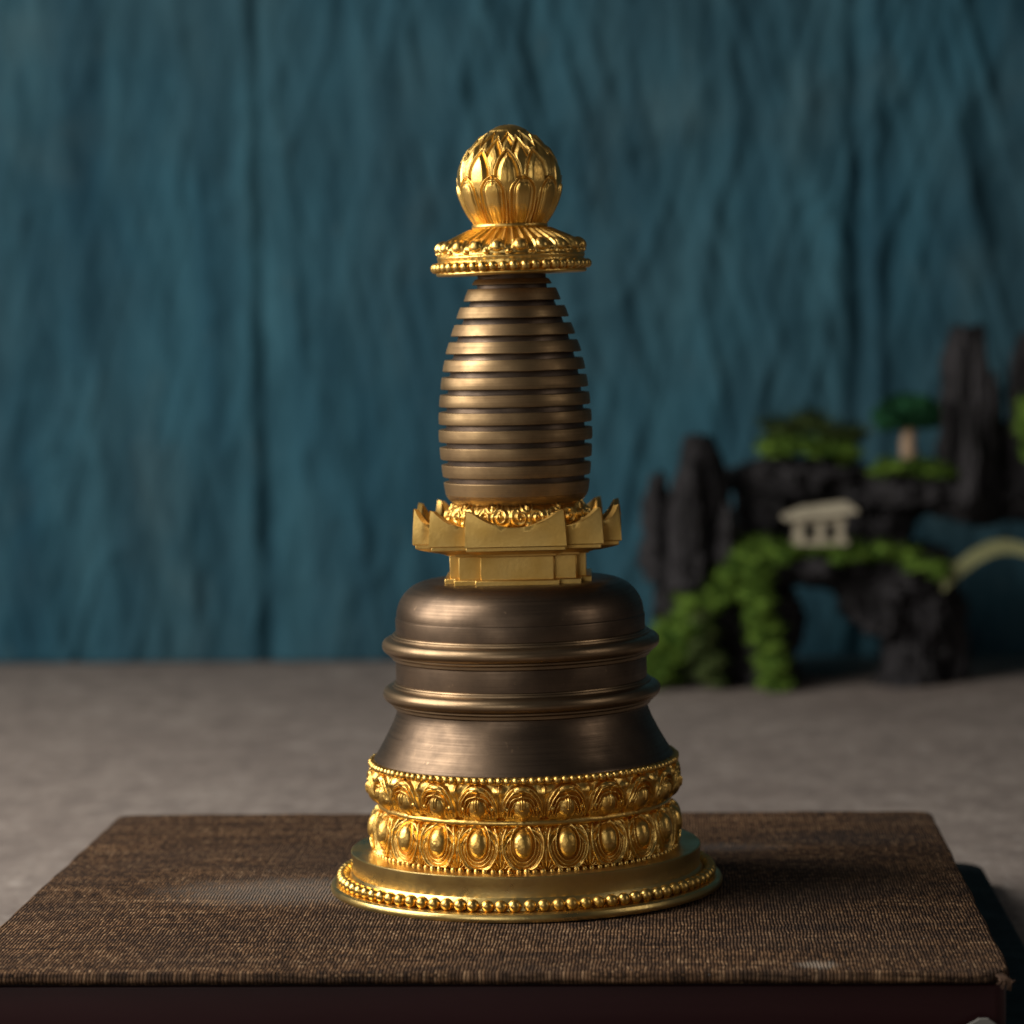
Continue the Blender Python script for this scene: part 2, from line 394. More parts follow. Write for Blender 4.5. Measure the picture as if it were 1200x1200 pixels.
def beads(name, y, r, br, n, mat, parent=stupa, seg=14, jitter=.04, flat=1.0):
    bm = bmesh.new(); bmesh.ops.create_uvsphere(bm, u_segments=seg, v_segments=seg//2 + 2, radius=1)
    me = bpy.data.meshes.new('t'); bm.to_mesh(me); bm.free()
    bv = np.array([v.co[:] for v in me.vertices]); fs = [tuple(p.vertices) for p in me.polygons]; bpy.data.meshes.remove(me)
    z = float(HZ(y)); s = RS(z); V = []; F = []
    for i in range(n):
        a = 2*math.pi*(i + random.uniform(-.06, .06))/n; k = br*s*(1 + random.uniform(-jitter, jitter))
        c = np.array([r*s*math.cos(a), r*s*math.sin(a), z + random.uniform(-.04, .04)*br*s])
        m = np.array([[math.cos(a), -math.sin(a), 0], [math.sin(a), math.cos(a), 0], [0, 0, 1]])
        V += list((bv*k*np.array([1, 1, flat])) @ m.T + c); F += [tuple(q + i*len(bv) for q in f) for f in fs]
    me = bpy.data.meshes.new(name); me.from_pydata([tuple(v) for v in V], [], F)
    return link(name, me, mat, parent)
def cell(T, n, ph=0.0):
    """signed offset from the nearest of n spokes, in spoke units -0.5..0.5"""
    u = T/(2*np.pi)*n - ph; return u - np.round(u)

# --- foot
turned('base_plate', [(1037, 0), (1037, 226), (1036, 228.4), (1034, 229), (1031, 229), (1028, 227.5), (1026.4, 224.5), (1026.4, 205), (1026.6, 150)], M['brass'])
beads('beaded_rim', 1020.3, 215, 7.3, 86, M['gold'])
turned('base_drum', [(1027, 209.5), (1022, 208.5), (1016, 205.2), (1013.5, 203.6), (1008, 203.2), (1000, 203.4), (993, 204.4), (991, 204.4), (990, 203.2), (990, 120), (990, 60)], M['brass'])
FR = -np.pi/2                                                        # towards the viewer
N = 22; PH = (FR + R(.5))/(2*np.pi)*N
# --- lower lotus course: egg bosses in double frames, scroll filigree, fans between
def lower_h(T, Y, Rr):
    c = cell(T, N, PH); Wd = 2*np.pi*Rr/N; s = c*Wd; t = 988 - Y
    q = lambda a, b, y0: np.sqrt((s/a)**2 + ((t - y0)/b)**2)
    e = q(11.2, 16, 28); h = 9.0*np.sqrt(np.clip(1 - e**2, 0, 1))
    r1 = q(13.8, 18.8, 28); h = np.maximum(h, 4.6*gauss((r1 - 1)*13, 1.0))
    fr = q(22.6, 26.5, 26.5); h = np.maximum(h, 5.4*gauss((fr - 1)*23, 1.9)*sst(48, 42, t))
    dist = (q(17.2, 22, 27.5) - 1)*17; ang = np.arctan2(t - 30, np.abs(s) + 1e-6)
    zone = sst(-4.2, -3.0, dist)*sst(4.4, 3.2, dist)
    arcs = 2.0 + 1.5*np.cos(2*np.pi*dist/3.1); curls = 2.2 + 1.9*np.cos(ang*9 + dist*1.1)
    up = sst(-.5, .35, ang); h = np.maximum(h, zone*(arcs*(1 - up) + curls*up))
    sb = (0.5 - np.abs(c))*Wd                                        # from the seam between petals
    fan = np.arctan2(sb, t + 1.5); outside = sst(.98, 1.12, fr)
    h = np.maximum(h, outside*sst(34, 20, t)*(1.8 + 1.7*np.cos(fan*16)))
    h = np.maximum(h, outside*sst(24, 38, t)*(2.6*gauss(np.hypot(sb, (t - 38)), 4.5) + 1.1*np.cos(sb*1.5 + t*.9)))
    h = h + .5*fbm(T*60, Y*.35, 2)
    return 1.15*h*sst(-.5, 3, t)
relief('lotus_course', [(991.5, 172), (988, 174), (980, 176), (968, 176), (955, 174), (946, 170), (941, 165), (939, 160)], lower_h, 2640, 150, M['gold'])
beads('beaded_collar', 990.0, 176.5, 3.6, 118, M['gold'], seg=10, jitter=.12, flat=1.25)
# --- cord between the two courses
relief('cord', [(944, 160), (942.5, 167), (939.5, 171.3), (936, 172), (933, 170), (931.5, 165), (931, 158)],
       lambda T, Y, Rr: .5*fbm(T*30, Y*.2, 3) + .35*gauss(cell(T, N, PH)*20, 1), 700, 24, M['gold'])
# --- upper lotus course: bosses under fanned leaf curls
def upper_h(T, Y, Rr):
    c = cell(T, N, PH); Wd = 2*np.pi*Rr/N; s = c*Wd; t = 934 - Y       # 0 bottom, 44 top
    q = lambda a, b, y0: np.sqrt((s/a)**2 + ((t - y0)/b)**2)
    e = q(11, 13.5, 14); h = 8.5*np.sqrt(np.clip(1 - e**2, 0, 1))
    rim = q(22, 25, 13.5); inside = sst(1.05, .92, rim)
    h = np.maximum(h, inside*3.6*sst(.9, 1.0, e + .12))
    # curls: ribs springing from the top centre and sweeping down both sides
    dx = np.abs(s); rho = np.hypot(s, (t - 9)/1.12)
    ribs = np.cos(2*np.pi*(rho + .10*dx)/4.6 + .8*np.sin(dx*.45))
    leaf = sst(.88, 1.04, e)*inside*sst(5, 13, t)
    h = h + leaf*2.3*ribs
    h = np.maximum(h, 4.6*gauss((rim - 1)*22, 1.8)*sst(1, 8, t))
    h = np.maximum(h, 6.6*np.sqrt(np.clip(1 - (s/10.5)**2 - ((t - 35.5 + .012*s*s)/4.6)**2, 0, 1)))   # turned over tip
    tip = np.sqrt((s/3.6)**2 + ((t - 23)/7.5)**2); h = h + 2.2*np.sqrt(np.clip(1 - tip**2, 0, 1))*(.6 + .4*np.cos(s*2.2))
    drop = 3.2*np.sqrt(np.clip(1 - ((np.abs(s) - 16.5)/3)**2 - ((t - 15)/3.4)**2, 0, 1))
    h = np.where(drop > 0, np.maximum(h, 2.5 + drop), h)
    sb = (0.5 - np.abs(c))*Wd
    h = np.maximum(h, sst(1.0, 1.15, rim)*(3.4*gauss(np.hypot(sb*.8, (t - 33)), 5.0) + 1.6*gauss(sb, 1.6)))
    return 1.15*(h + .5*fbm(T*60 + 3, Y*.35, 2))*sst(-1, 3, t)*sst(44, 39, t)
relief('lotus_course', [(935, 163), (930, 168), (922, 173), (912, 176.5), (902, 177), (894, 175.5), (890, 174), (888, 170)], upper_h, 2640, 150, M['gold'])
beads('beaded_collar', 888.6, 178.0, 4.5, 122, M['gold'], seg=10, jitter=.10)
relief('collar_lip', [(893, 165), (893, 176.5), (890.5, 177.6), (886.0, 176.4), (884.6, 174.5), (885, 168)],
       lambda T, Y, Rr: .4*fbm(T*40, Y*.2, 2), 500, 20, M['gold'])

# --- bell body in brown bronze
turned('flared_skirt', [(892, 120), (888, 174), (884.5, 175.2), (883, 174.6), (881, 172.8), (870, 166.2), (856, 158.4), (842, 151.5), (831, 147.2), (826, 147), (824, 140)], M['bronze'])
def moulding(yc):
    return ([(yc + 17, 138), (yc + 17, 148), (yc + 15.5, 150.4), (yc + 12.5, 150.8), (yc + 11.6, 153.5), (yc + 10.2, 155)]
            + arc(yc, 154.2, 8.6, 8.2, -84, 80, 16)
            + [(yc - 9.2, 153.6), (yc - 9.6, 151.6), (yc - 11.6, 151.2), (yc - 12.2, 149.2), (yc - 13.6, 148.8), (yc - 14.4, 146.6), (yc - 15, 138)])
turned('ring_moulding', moulding(808.7), M['bronze_rim'], sharp=35)
turned('bell_wall', [(802, 135), (798, 146.6), (795, 146.9), (772, 147), (768, 146.6), (764, 135)], M['bronze'])
turned('ring_moulding', moulding(752.6), M['bronze_rim'], sharp=35)
turned('dome', [(746, 135), (743, 145.6), (738, 146), (722.5, 146.2), (720.8, 145.9), (720, 145)]
       + [(720 - 41*math.sin(R(a)), 105 + 40*math.cos(R(a))) for a in np.linspace(4, 88, 18)] + [(678.6, 90), (678.4, 40), (678.4, .5)], M['bronze'], sharp=20)

# --- harmika: redented square with upturned eaves
def redent(a, b, c):
    q = [(a, -c), (a, -b), (b, -b), (b, -a), (c, -a)]
    out = []
    for k in range(4):
        ca, sa = [(1, 0), (0, 1), (-1, 0), (0, -1)][k]
        out += [(x*ca - y*sa, x*sa + y*ca) for x, y in q]
    return out                                                       # 20 points, counter-clockwise
def loft(loops, mat, name, parent, cap0=True, cap1=True, bevel=.00022, rough=.00012):
    bm = bmesh.new(); vs = [[bm.verts.new(p) for p in L] for L in loops]; n = len(vs[0])
    for a, b in zip(vs, vs[1:]):
        for i in range(n): bm.faces.new((a[i], a[(i+1) % n], b[(i+1) % n], b[i]))
    if cap1: bm.faces.new(vs[-1])
    if cap0: bm.faces.new(list(reversed(vs[0])))
    o = bm_obj(name, bm, mat, parent, True, 32)
    if bevel:
        m = o.modifiers.new('bevel', 'BEVEL'); m.width = bevel; m.segments = 2; m.limit_method = 'ANGLE'; m.angle_limit = R(32)
    return o
harm = empty('harmika'); harm.parent = stupa
def HL(a, b, c, y):
    z = float(HZ(y)); s = RS(z); return [(x*s, yy*s, z) for x, yy in redent(a, b, c)]
loft([HL(48, 73, 85, 680), HL(48, 73, 85, 673.5), HL(47, 72, 84, 672.6)], M['gold_matt'], 'foot_slab', harm)
loft([HL(42, 67.5, 79, 674), HL(42, 67.5, 79, 645)], M['gold_matt'], 'shaft', harm)
loft([HL(45, 71, 82.5, 646.5), HL(46, 72, 83.5, 643.5), HL(46, 72, 83.5, 642)], M['gold_matt'], 'necking', harm)
loft([HL(50, 80, 94, 642.8), HL(54, 90, 110, 639.4), HL(56.5, 97, 117.5, 637), HL(56.5, 97, 117.5, 632)], M['gold_matt'], 'cornice', harm)
def eaves():
    outl = redent(58, 100, 121); n = len(outl); NS = 14
    ring = []                                                        # finely divided outline with a horn weight
    convex = [i % 5 in (0, 2, 4) for i in range(n)]
    for i in range(n):
        (x0, y0), (x1, y1) = outl[i], outl[(i+1) % n]
        for k in range(NS):
            t = k/NS; x = x0 + (x1-x0)*t; y = y0 + (y1-y0)*t
            if convex[i] and convex[(i+1) % n]: w = abs(2*t - 1)**2.1
            elif convex[i]: w = (1-t)**1.9
            elif convex[(i+1) % n]: w = t**1.9
            else: w = 0
            ring.append((x, y, w))
    def shift(x, y, d):                                              # inset by moving along each axis
        return x - math.copysign(min(d, abs(x)), x), y - math.copysign(min(d, abs(y)), y)
    def L(d, yf):
        out = []
        for x, y, w in ring:
            px, py = shift(x, y, d(w)); yy = yf(w); z = float(HZ(yy)); s = RS(z); out.append((px*s, py*s, z))
        return out
    top = lambda w: 611 - 20*min(1, w*1.13)
    loops = [L(lambda w: 30, lambda w: 633), L(lambda w: 1.2, lambda w: 632.6), L(lambda w: 0.2, lambda w: 631.6), L(lambda w: 0.6, lambda w: 622),
             L(lambda w: .4 - 2.0*w, lambda w: 616 - 9*w), L(lambda w: .2 - 3.4*w, top), L(lambda w: .8 - 3.0*w, lambda w: top(w) - .9),
             L(lambda w: 6.5 + .5*w, lambda w: top(w) + .4), L(lambda w: 9.5, lambda w: top(w) + 5 + 5*w),
             L(lambda w: 15, lambda w: 617 - 3*w), L(lambda w: 30, lambda w: 615.5)]
    o = loft(loops, M['gold_matt'], 'eaves', harm, True, True, .00018)
eaves()
# lotus collar under the rings, scrolled relief
NC = 12
def collar_h(T, Y, Rr):
    c = cell(T, NC, .35); Wd = 2*np.pi*Rr/NC; s = c*Wd; t = 615 - Y
    h = 0
    for sx_, sy_, d, k in ((-10, 13, 1, .62), (10, 13, -1, .62), (0, 24, 1, .8)):
        rho = np.hypot(s - sx_, t - sy_); phi = np.arctan2(t - sy_, s - sx_)
        h = np.maximum(h, gauss(rho, 10)*(2.6 + 2.0*np.cos(phi*d + rho*k*1.6)))
    h = np.maximum(h, 4.6*np.sqrt(np.clip(1 - (s/4.2)**2 - ((t - 5)/3)**2, 0, 1)))
    return h + .6*fbm(T*50, Y*.5, 2)
relief('lotus_collar', [(617, 66), (614, 76), (608, 81), (601, 82), (594, 78), (588, 70), (584, 60)], collar_h, 1400, 90, M['gold'], harm)

# --- the thirteen rings on their core
rings = [(327.5, 43.5, 333.6, 46.7), (338.8, 52, 352.7, 56.8), (359.7, 61.6, 372.6, 65.8), (380, 68.6, 393, 72.9), (400.2, 75.6, 413.5, 79.5),
         (421, 81.2, 434, 83.6), (441.2, 85, 454.6, 86.6), (461.6, 87.6, 475, 88.6), (482, 89.3, 495.3, 89.7), (502.4, 90, 516, 89.8),
         (522.8, 89.3, 536.4, 88.5), (543.2, 87.6, 557, 86.3)]
turned('spire_core', [(592, 40), (588, 70), (570, 79), (560, 79.5), (540, 80.2), (520, 81), (500, 81.2), (475, 79.8), (455, 77.8), (434, 74.6), (414, 70), (393, 64.2), (373, 57.2), (352.5, 48.6), (338, 41), (322, 40)], M['core'])
for i, (y0, r0, y1, r1) in enumerate(rings):
    y0 -= .35; y1 += .35; rm = (r0 + r1)/2 + .25
    turned('spire_ring', [(y1 + .1, r1 - 14), (y1, r1 - 1.2), (y1 - .4, r1 - .3), (y1 - 1.2, r1), ((y0 + y1)/2, rm), (y0 + .9, r0), (y0 + .2, r0 - .5), (y0, r0 - 1.4), (y0, r0 - 14)], M['ring'])
turned('spire_ring', [(590.4, 40), (590, 68), (588.2, 74), (585.5, 78.4), (581.5, 81.6), (578.8, 82.6), (578.2, 83.4), (570, 84.8), (564.2, 85.6), (563.4, 85), (563.2, 84), (563, 70)], M['ring'], sharp=20)

# --- umbrella disc: beaded rim, petals turned up at the tips
umb = empty('umbrella'); umb.parent = stupa
NU = 20
def umb_h(T, Y, Rr):
    c = cell(T, NU, .5); Wd = 2*np.pi*Rr/NU; s = c*Wd; u = (Y - 268)/(298 - 268)      # 0 neck, 1 rim
    body = sst(.02, .12, u)*sst(.9, .72, u)
    h = body*(3.4*gauss((np.abs(c) - .27)*9, 1.0) - 1.2*gauss(c*7, 1) - 2.6*gauss((.5 - np.abs(c))*7, 1.0))
    boss = np.sqrt((s/7.6)**2 + ((Y - 289.5)/6.2)**2); h = np.maximum(h, 7.0*np.sqrt(np.clip(1 - boss**2, 0, 1)))
    for a in (-1, 1):
        b = np.sqrt(((s - a*6.2)/3.0)**2 + ((Y - 285.0)/3.0)**2); h = np.maximum(h, 3.6*np.sqrt(np.clip(1 - b**2, 0, 1)))
    sb = (.5 - np.abs(c))*Wd
    b2 = np.sqrt((sb/4.2)**2 + ((Y - 296.0)/3.2)**2); h = np.maximum(h, 4.2*np.sqrt(np.clip(1 - b2**2, 0, 1)))
    h = h + 1.6*gauss(u - .02, .05)
    return h + .5*fbm(T*40, Y*.4, 2)
relief('canopy', [(322, 30), (322, 84), (321.4, 88), (319, 88.6), (317, 87.4), (316, 86), (308, 85.6), (303, 85.6), (301.6, 87.2), (299.8, 87.0), (298.6, 84.4),
                  (296, 84.6), (291, 84), (287, 80), (282, 71), (277, 60), (272, 49), (269, 41), (268, 39.4)], lambda T, Y, Rr: np.where(Y < 299.2, umb_h(T, Y, Rr), .35*fbm(T*30, Y*.3, 2)),
       1400, 260, M['gold'], umb)
beads('beaded_rim', 312.0, 89.2, 5.7, 46, M['gold'], umb, jitter=.08)
relief('neck_ring', [(270, 36), (269.4, 42), (267, 44.6), (263, 44.4), (260.6, 38)], lambda T, Y, Rr: .5*fbm(T*20, Y*.3, 2), 300, 16, M['gold'], umb)
# the umbrella sits a touch crooked on its spindle
uz = float(HZ(322)); umb.location = (0, 0, uz); umb.rotation_euler = (0, R(-.8), 0)
for ch in list(umb.children):
    ch.location.z -= uz

# --- lotus bud finial
NB = 10
def bud_h(T, Y, Rr):
    h = np.zeros_like(Y)
    b0 = (FR + R(-.5))/(2*np.pi)*NB
    rows = [(0.0, 205, 152.5, -1.2, 17.5, .5, 2.2), (.5, 252, 159, .0, 17.8, .55, 2.4), (0.0, 262, 176, 1.8, 17.9, .58, 2.6), (.5, 262.5, 207, 3.9, 17.8, .55, 2.9)]
    for k, (off, yb, yt, base, wdeg, kn, ex) in enumerate(rows):
        c = cell(T, NB, b0 + off); t = (yb - Y)/(yb - yt)
        sh = np.where(t < kn, .96 + .04*np.sin(np.clip(t/kn, 0, 1)*np.pi), np.clip(1 - np.clip((t - kn)/(1 - kn), 0, 1)**ex, 0, 1)*.96)
        w = (wdeg/36.)*sh*np.where(t <= 1, 1, 0)
        d = (w - np.abs(c))*2*np.pi*np.maximum(Rr, 12)/NB             # distance inside the edge
        dt = (1 - t)*(yb - yt)
        d = np.minimum(d, dt*.8 + .2)
        hp = base + 1.7*gauss(d - 1.5, 1.0) - 1.5*gauss(d - 3.7, 1.1)
        if k == 3: hp = hp + 1.1*gauss(d - 5.6, .9) - .8*gauss(d - 7.2, .8)
        ax = c*2*np.pi*Rr/NB
        by = yt + (22 if k == 3 else 30); hp = hp + sst(4.2, 10.5, d)*(3.0 if k == 3 else 3.8)*np.clip(1 - ((Y - by)/34)**2, 0, 1)
        hp = hp + .6*gauss(ax, 1.2)*sst(yt + 17, yt + 6, Y)
        if k == 3: hp = hp + .3*np.cos(ax*1.35)*sst(238, 254, Y)
        h = np.where(d > 0, np.where(d < .8, h + (hp - h)*np.clip(d/.8, 0, 1), hp), h)
    cap = sst(156, 154, Y); h = h*(1 - cap) + cap*1.6
    return h + .35*fbm(T*25, Y*.2, 3)
relief('lotus_bud', [(263.5, 36.0), (262, 38.5), (256, 41.81), (248, 46.14), (238, 50.61), (226, 54.63), (214, 56.34), (202, 55.77), (190, 52.52), (178, 46.41), (168, 38.58), (160, 30.08), (155.5, 22.92), (153.4, 18.14), (151.2, 14.32), (149.2, 9.07), (148.3, 3.82), (148.1, 0.05)],
       bud_h, 1300, 330, M['gold'])

# ================================================================ ROCK ORNAMENT (behind, right)
def rk(px, py, d=0.0):
    """drawing point -> place on the ornament, d = metres further back"""
    Y = .80 + d; k = (1.06 + Y)/3600*1.0025
    dx, dy = px - 600, py - 354
    return Vector((-0.0033 + (dx*math.cos(roll) - dy*math.sin(roll))*k, Y, .2028 - (dy*math.cos(roll) + dx*math.sin(roll))*k))
KP = 1.86/3600
orn = empty('rockery_ornament', (rk(960, 815).x, .80, ZT))
tag(orn, 'miniature dark rockery with moss, cream pavilion and tiny tree in front of the teal cloth', 'rockery')
OO = Vector(orn.location)
def rockm(name, c1, c2):
    n = NT(name, .55, spec=.3); v = n.coord(); a = n.noise(n.mapping(v, (70., 70., 28.)), 1.0, 6, .65); b = n.noise(v, 320, 3)
    n.set(n.b, 'Base Color', n.mix(n.rng(a, .35, .7, 0, 1), c1, c2)); n.bump(n.math('ADD', a, n.math('MULTIPLY', b, .4)), 1.0, .007); return n.m
rock_m = rockm('dark_rock', (.006, .0055, .0065), (.045, .042, .047))
def mossm(name, c1, c2):
    n = NT(name, .9, spec=.15); v = n.coord(); a = n.noise(v, 130, 5, .7)
    n.set(n.b, 'Base Color', n.mix(n.rng(a, .38, .66, 0, 1), c1, c2)); n.bump(n.noise(v, 700, 3), 1.0, .003); return n.m
moss_m = mossm('bright_moss', (.032, .085, .012), (.29, .47, .075))
moss_d = mossm('olive_moss', (.04, .075, .02), (.12, .15, .05))
def blob(bm, c, r, seed, amp=.35, f=1.6, zst=.55, sub=4):
    """a craggy lump: displaced ball, crags running down"""
    t = bmesh.new(); bmesh.ops.create_icosphere(t, subdivisions=sub, radius=1)
    sv = Vector((seed*3.7, seed*1.3, seed*7.1))
    for v in t.verts:
        p = v.co.copy(); q = Vector((p.x*r[0], p.y*r[1], p.z*r[2]*zst))*(f/.02) + sv
        n1 = mnoise.noise(q*.55); n2 = 1 - abs(mnoise.noise(q*1.1 + sv))*2; n3 = mnoise.noise(q*2.7)
        n4 = mnoise.cell(Vector((q.x*1.3, q.y*1.3, q.z*.8))); n5 = mnoise.noise(q*6.0)
        k = 1 + amp*(n1*.9 + n2*.55 - .2 + n3*.45 + n4*.35 + n5*.22)
        v.co = Vector((p.x*r[0]*k, p.y*r[1]*k, p.z*r[2]*(1 + amp*.5*(n1 + n3*.6 + n4*.5 + n5*.3)))) + Vector(c)
    me = bpy.data.meshes.new('t'); t.to_mesh(me); t.free(); bm.from_mesh(me); bpy.data.meshes.remove(me)
def px_blob(bm, px, py, rx, ry, d=0.0, rd=None, seed=1, **kw):
    kw.setdefault('amp', .5); kw.setdefault('sub', 5); kw.setdefault('f', 2.2)
    blob(bm, rk(px, py, d) - OO, (rx*KP, (rd or rx)*KP, ry*KP), seed, **kw)
def spire(bm, px, yb, yt, w, d, seed, lean=0):
    """tall jagged pinnacle"""
    p0 = rk(px, yb, d) - OO; p1 = rk(px + lean, yt, d) - OO; nz, nt = 34, 40
    rows = []
    for i in range(nz):
        t = i/(nz-1); c = p0.lerp(p1, t); ww = w*KP*(1 - t**2.6*.62)*(1 + .25*mnoise.noise(Vector((seed, t*6, 1))))
        row = []
        for k in range(nt):
            a = 2*math.pi*k/nt
            g = 1 + .16*mnoise.cell(Vector((math.cos(a)*3 + seed, math.sin(a)*3, t*3.3))) + .42*mnoise.noise(Vector((math.cos(a)*2.1 + seed, math.sin(a)*2.1, t*2.4))) + .25*mnoise.noise(Vector((math.cos(a)*5 + seed, math.sin(a)*5, t*7)))
            row.append(bm.verts.new(c + Vector((math.cos(a)*ww*g, math.sin(a)*ww*g*.85, (.25 + 1.1*t**3)*ww*mnoise.noise(Vector((math.cos(a)*4, math.sin(a)*4, seed + t*5)))))))
        rows.append(row)
    for A, B in zip(rows, rows[1:]):
        for k in range(nt): bm.faces.new((A[k], A[(k+1) % nt], B[(k+1) % nt], B[k]))
    bm.faces.new(rows[-1]); bm.faces.new(list(reversed(rows[0])))
bm = bmesh.new()
# left pinnacles
spire(bm, 826, 690, 512, 30, .015, 1.3, -4); spire(bm, 782, 680, 556, 22, .01, 2.9, -8); spire(bm, 806, 690, 540, 20, -.005, 4.4, 4); spire(bm, 848, 690, 575, 20, .02, 5.1)
px_blob(bm, 812, 650, 48, 40, .015, 30, 3)
px_blob(bm, 800, 700, 30, 45, .02, 30, 31)
# left slope and leg
px_blob(bm, 850, 710, 62, 52, .03, 45, 5); px_blob(bm, 905, 735, 34, 80, .03, 35, 6); px_blob(bm, 815, 775, 50, 42, .03, 40, 7); px_blob(bm, 880, 790, 48, 30, .03, 45, 8)
# wall behind the pavilion and the upper ledge
px_blob(bm, 905, 610, 34, 62, .05, 32, 9); px_blob(bm, 960, 600, 60, 60, .055, 32, 10); px_blob(bm, 1010, 620, 40, 60, .05, 32, 11)
px_blob(bm, 945, 558, 72, 24, .04, 50, 12); px_blob(bm, 1000, 575, 50, 24, .045, 45, 13)
# deck under the pavilion
px_blob(bm, 960, 662, 85, 24, .02, 55, 14); px_blob(bm, 1060, 672, 62, 28, .02, 50, 15)
px_blob(bm, 888, 728, 42, 84, .085, 40, 61); px_blob(bm, 845, 740, 46, 66, .09, 40, 62); px_blob(bm, 955, 652, 90, 26, .085, 50, 63); px_blob(bm, 1040, 665, 70, 34, .085, 45, 64)  # rear rock masses added behind the leg and deck to keep light off the gaps
# hanging right block and its leg
px_blob(bm, 1040, 705, 48, 42, .02, 42, 16); px_blob(bm, 1082, 705, 34, 45, .02, 40, 17); px_blob(bm, 1078, 765, 36, 58, .02, 36, 18); px_blob(bm, 1110, 745, 26, 80, .04, 34, 19)
px_blob(bm, 1065, 800, 30, 22, .01, 30, 20)
# right high ledge, pinnacles
px_blob(bm, 1085, 572, 66, 26, .03, 45, 21); px_blob(bm, 1150, 585, 60, 28, .04, 45, 22); px_blob(bm, 1040, 600, 40, 45, .05, 34, 23); px_blob(bm, 1215, 575, 60, 40, .05, 45, 24)
spire(bm, 1140, 600, 384, 33, .03, 7.7, -6); spire(bm, 1118, 600, 450, 16, .02, 8.8, 8); spire(bm, 1165, 600, 450, 18, .035, 9.1); spire(bm, 1205, 600, 395, 32, .05, 11.5, 2)
px_blob(bm, 1290, 690, 60, 130, .05, 50, 25)
# thin extra splinters for the jagged skyline
for px, yb, yt, w, d, ln in ((816, 640, 524, 9, .0, 3), (836, 640, 528, 8, .01, 3), (772, 650, 566, 8, .0, -3), (792, 650, 560, 7, .0, 2), (852, 660, 590, 9, .0, 3), (800, 660, 580, 10, -.008, 0),
                              (1126, 580, 404, 9, .02, 2), (1150, 580, 396, 10, .022, 3), (1162, 580, 436, 8, .02, 4), (1112, 580, 470, 8, .012, -2), (1140, 590, 470, 12, .005, 0), (1192, 560, 412, 9, .03, 0), (1208, 560, 404, 9, .03, 2)):
    spire(bm, px, yb, yt, w, d, px*.137, ln)
o = bm_obj('rock', bm, rock_m, orn, True)
# moss patches: lumpy cushions with short blades
def moss(name, path, width, n, mat, r=(7, 13), blades=90, bl=9, d=0.0, seed=1, flat=.7):
    """many small uneven cushions strewn along a path of drawing points, with fine blades"""
    bm = bmesh.new(); rd = random.Random(seed); P = [Vector(p) for p in path]
    L = [(b - a).length for a, b in zip(P, P[1:])]; T = sum(L)
    for i in range(n):
        t = (i + rd.random())/n*T; k = 0
        while k < len(L) - 1 and t > L[k]: t -= L[k]; k += 1
        q = P[k].lerp(P[k+1], t/L[k]); px = q.x + rd.gauss(0, width*.45); py = q.y + rd.gauss(0, width*.42)
        rx = rd.uniform(*r); ry = rx*flat*rd.uniform(.8, 1.2); dd = d + rd.uniform(-.010, .012)
        px_blob(bm, px, py, rx, ry, dd, rx, seed + i*.37, amp=.7, f=4.2, zst=1.0, sub=3)
        c = rk(px, py, dd) - OO
        for j in range(blades):
            a = rd.uniform(0, 2*math.pi); e = math.asin(rd.uniform(-.5, 1)); nn = Vector((math.cos(a)*math.cos(e), math.sin(a)*math.cos(e), math.sin(e)))
            w = c + Vector((nn.x*rx*KP, nn.y*rx*KP, nn.z*ry*KP))*rd.uniform(.85, 1.1); Lb = bl*KP*rd.uniform(.4, 1.5)
            dirn = (nn + Vector((rd.uniform(-.8, .8), rd.uniform(-.8, .8), rd.uniform(-.2, .8)))).normalized(); sd = dirn.orthogonal().normalized()*KP*.9
            bm.faces.new([bm.verts.new(w - sd), bm.verts.new(w + sd), bm.verts.new(w + dirn*Lb)])
    return bm_obj(name, bm, mat, orn, True)
moss('moss_patch', [(764, 796), (785, 762), (820, 716), (856, 680), (905, 652)], 22, 190, moss_m, (6, 11), 60, seed=3)
moss('moss_patch', [(890, 668), (893, 705), (902, 750), (914, 808)], 14, 100, moss_m, (6, 10), 60, d=-.012, seed=9)
moss('moss_patch', [(900, 650), (950, 644), (1010, 646), (1060, 652), (1106, 672)], 10, 100, moss_m, (5, 10), 60, d=-.004, seed=17)
moss('moss_patch', [(893, 526), (940, 522), (1000, 532)], 8, 56, moss_m, (5, 9), 60, d=.02, seed=23)
moss('moss_patch', [(1032, 549), (1070, 546), (1116, 556)], 7, 50, moss_m, (5, 9), 60, d=.012, seed=29)
moss('moss_patch', [(1206, 470), (1210, 500), (1214, 530)], 8, 18, moss_m, d=.015, seed=31)
moss('dry_moss', [(905, 512), (950, 500), (1010, 514)], 9, 26, moss_d, (6, 11), 70, 16, .042, 37)
moss('dry_moss', [(812, 690), (826, 740), (838, 800)], 13, 24, moss_d, (7, 13), 60, 9, .0, 41)
# pavilion, cream, on the mossy deck
pav = empty('pavilion', rk(964, 637, -.005) - OO); pav.parent = orn
def cr(name, c): 
    n = NT(name, .7, 0, c); v = n.coord(); a = n.noise(v, 260, 4); n.set(n.b, 'Base Color', n.mix(n.rng(a, .35, .7, 0, .8), c, tuple(q*.55 for q in c))); n.bump(a, .5, .001); return n.m
cream = cr('cream_resin', (.46, .41, .30))
def bx(bm, x0, x1, y0, y1, z0, z1):
    r = bmesh.ops.create_cube(bm, size=1); 
    for v in r['verts']: v.co = Vector((x0 + (v.co.x + .5)*(x1-x0), y0 + (v.co.y + .5)*(y1-y0), z0 + (v.co.z + .5)*(z1-z0)))
u = KP*.88
bm = bmesh.new(); bx(bm, -36*u, 36*u, -24*u, 24*u, 0, 6*u); bm_obj('plinth', bm, cream, pav, False)
for x in (-29, -1, 25):
    for y in (-18, 18):
        bm = bmesh.new(); bx(bm, (x - 3.5)*u, (x + 5.5)*u, (y - 4)*u, (y + 4)*u, 5.8*u, 34*u)
        bm_obj('post', bm, cream, pav, False)
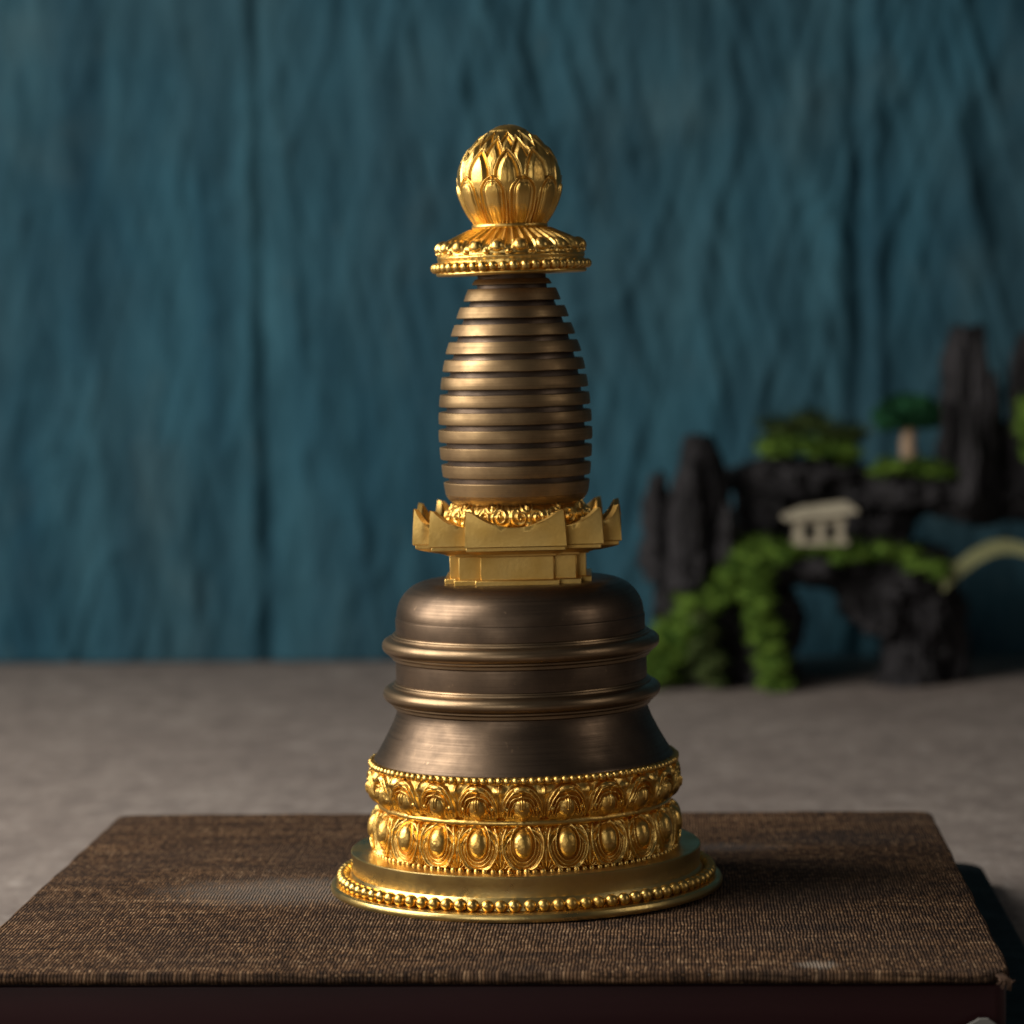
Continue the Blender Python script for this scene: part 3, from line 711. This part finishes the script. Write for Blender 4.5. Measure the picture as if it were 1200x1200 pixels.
bm = bmesh.new(); bx(bm, -33*u, 33*u, -20*u, 20*u, 28*u, 36*u); bm_obj('lintel', bm, cream, pav, False)
bm = bmesh.new()   # hipped roof with lifted corners
lo = [(-48, -32, 34), (0, -30, 37), (48, -32, 43), (48, 32, 43), (0, 30, 37), (-48, 32, 34)]
lt = [(-47, -31, 38), (0, -29, 42), (47, -31, 48), (47, 31, 48), (0, 29, 42), (-47, 31, 38)]
hi = [(-24, -6, 50), (0, -6, 53), (34, -6, 57), (34, 6, 57), (0, 6, 53), (-24, 6, 50)]
LV = [[bm.verts.new(Vector(p)*u) for p in q] for q in (lo, lt, hi)]
for A, B in zip(LV, LV[1:]):
    for k in range(6): bm.faces.new((A[k], A[(k+1) % 6], B[(k+1) % 6], B[k]))
bm.faces.new(LV[2]); bm.faces.new(list(reversed(LV[0])))
bm_obj('roof', bm, cream, pav, False)
# tiny tree
u = KP
tre = empty('miniature_tree', rk(1068, 546, .02) - OO); tre.parent = orn
bm = bmesh.new(); tube(bm, [(0, 0, -6*u), (1*u, 0, 10*u), (-1*u, 1*u, 28*u), (2*u, 0, 50*u)], 12*u, 8*u, 12)
bm_obj('trunk', bm, cr('tan_trunk', (.36, .25, .16)), tre)
bm = bmesh.new()
leafm = mossm('dark_green_crown', (.008, .05, .022), (.03, .13, .05))
for i, (x, y, z, rx, rz) in enumerate(((-14, 0, 58, 24, 15), (14, 2, 58, 24, 15), (0, -6, 70, 22, 16), (0, 10, 62, 26, 16), (-22, 0, 54, 14, 9), (24, 0, 54, 14, 9))):
    blob(bm, (x*u, y*u, z*u), (rx*u, rx*u, rz*u), 50 + i, .4, 2.4, 1.0, 4)
for k in range(1100):
    a = random.uniform(0, 2*math.pi); e = math.asin(random.uniform(-.5, 1)); n_ = Vector((math.cos(a)*math.cos(e)*38, math.sin(a)*math.cos(e)*30, math.sin(e)*24))
    q = (Vector((0, 0, 60)) + n_*random.uniform(.85, 1.05))*u; dn = n_.normalized(); sd = dn.orthogonal().normalized()*u*2
    bm.faces.new([bm.verts.new(q - sd), bm.verts.new(q + sd), bm.verts.new(q + dn*u*random.uniform(3, 7))])
bm_obj('crown', bm, leafm, tre)
# little arched bridge leaving to the right
bm = bmesh.new(); a_ = []
for i in range(25):
    t = i/24; px = 1108 + 150*t; py = 692 - 45*math.sin(math.pi*t)
    row = []
    for dx, dz in ((-16, 0), (16, 0), (16, 15), (-16, 15)):
        c = rk(px, py, .0) - OO; row.append(bm.verts.new(c + Vector((0, dx*u, dz*u))))
    a_.append(row)
for A, B in zip(a_, a_[1:]):
    for k in range(4): bm.faces.new((A[k], A[(k+1) % 4], B[(k+1) % 4], B[k]))
bm.faces.new(a_[-1]); bm.faces.new(list(reversed(a_[0])))
bm_obj('bridge', bm, cr('mossy_cream', (.27, .28, .13)), orn, True, 40)
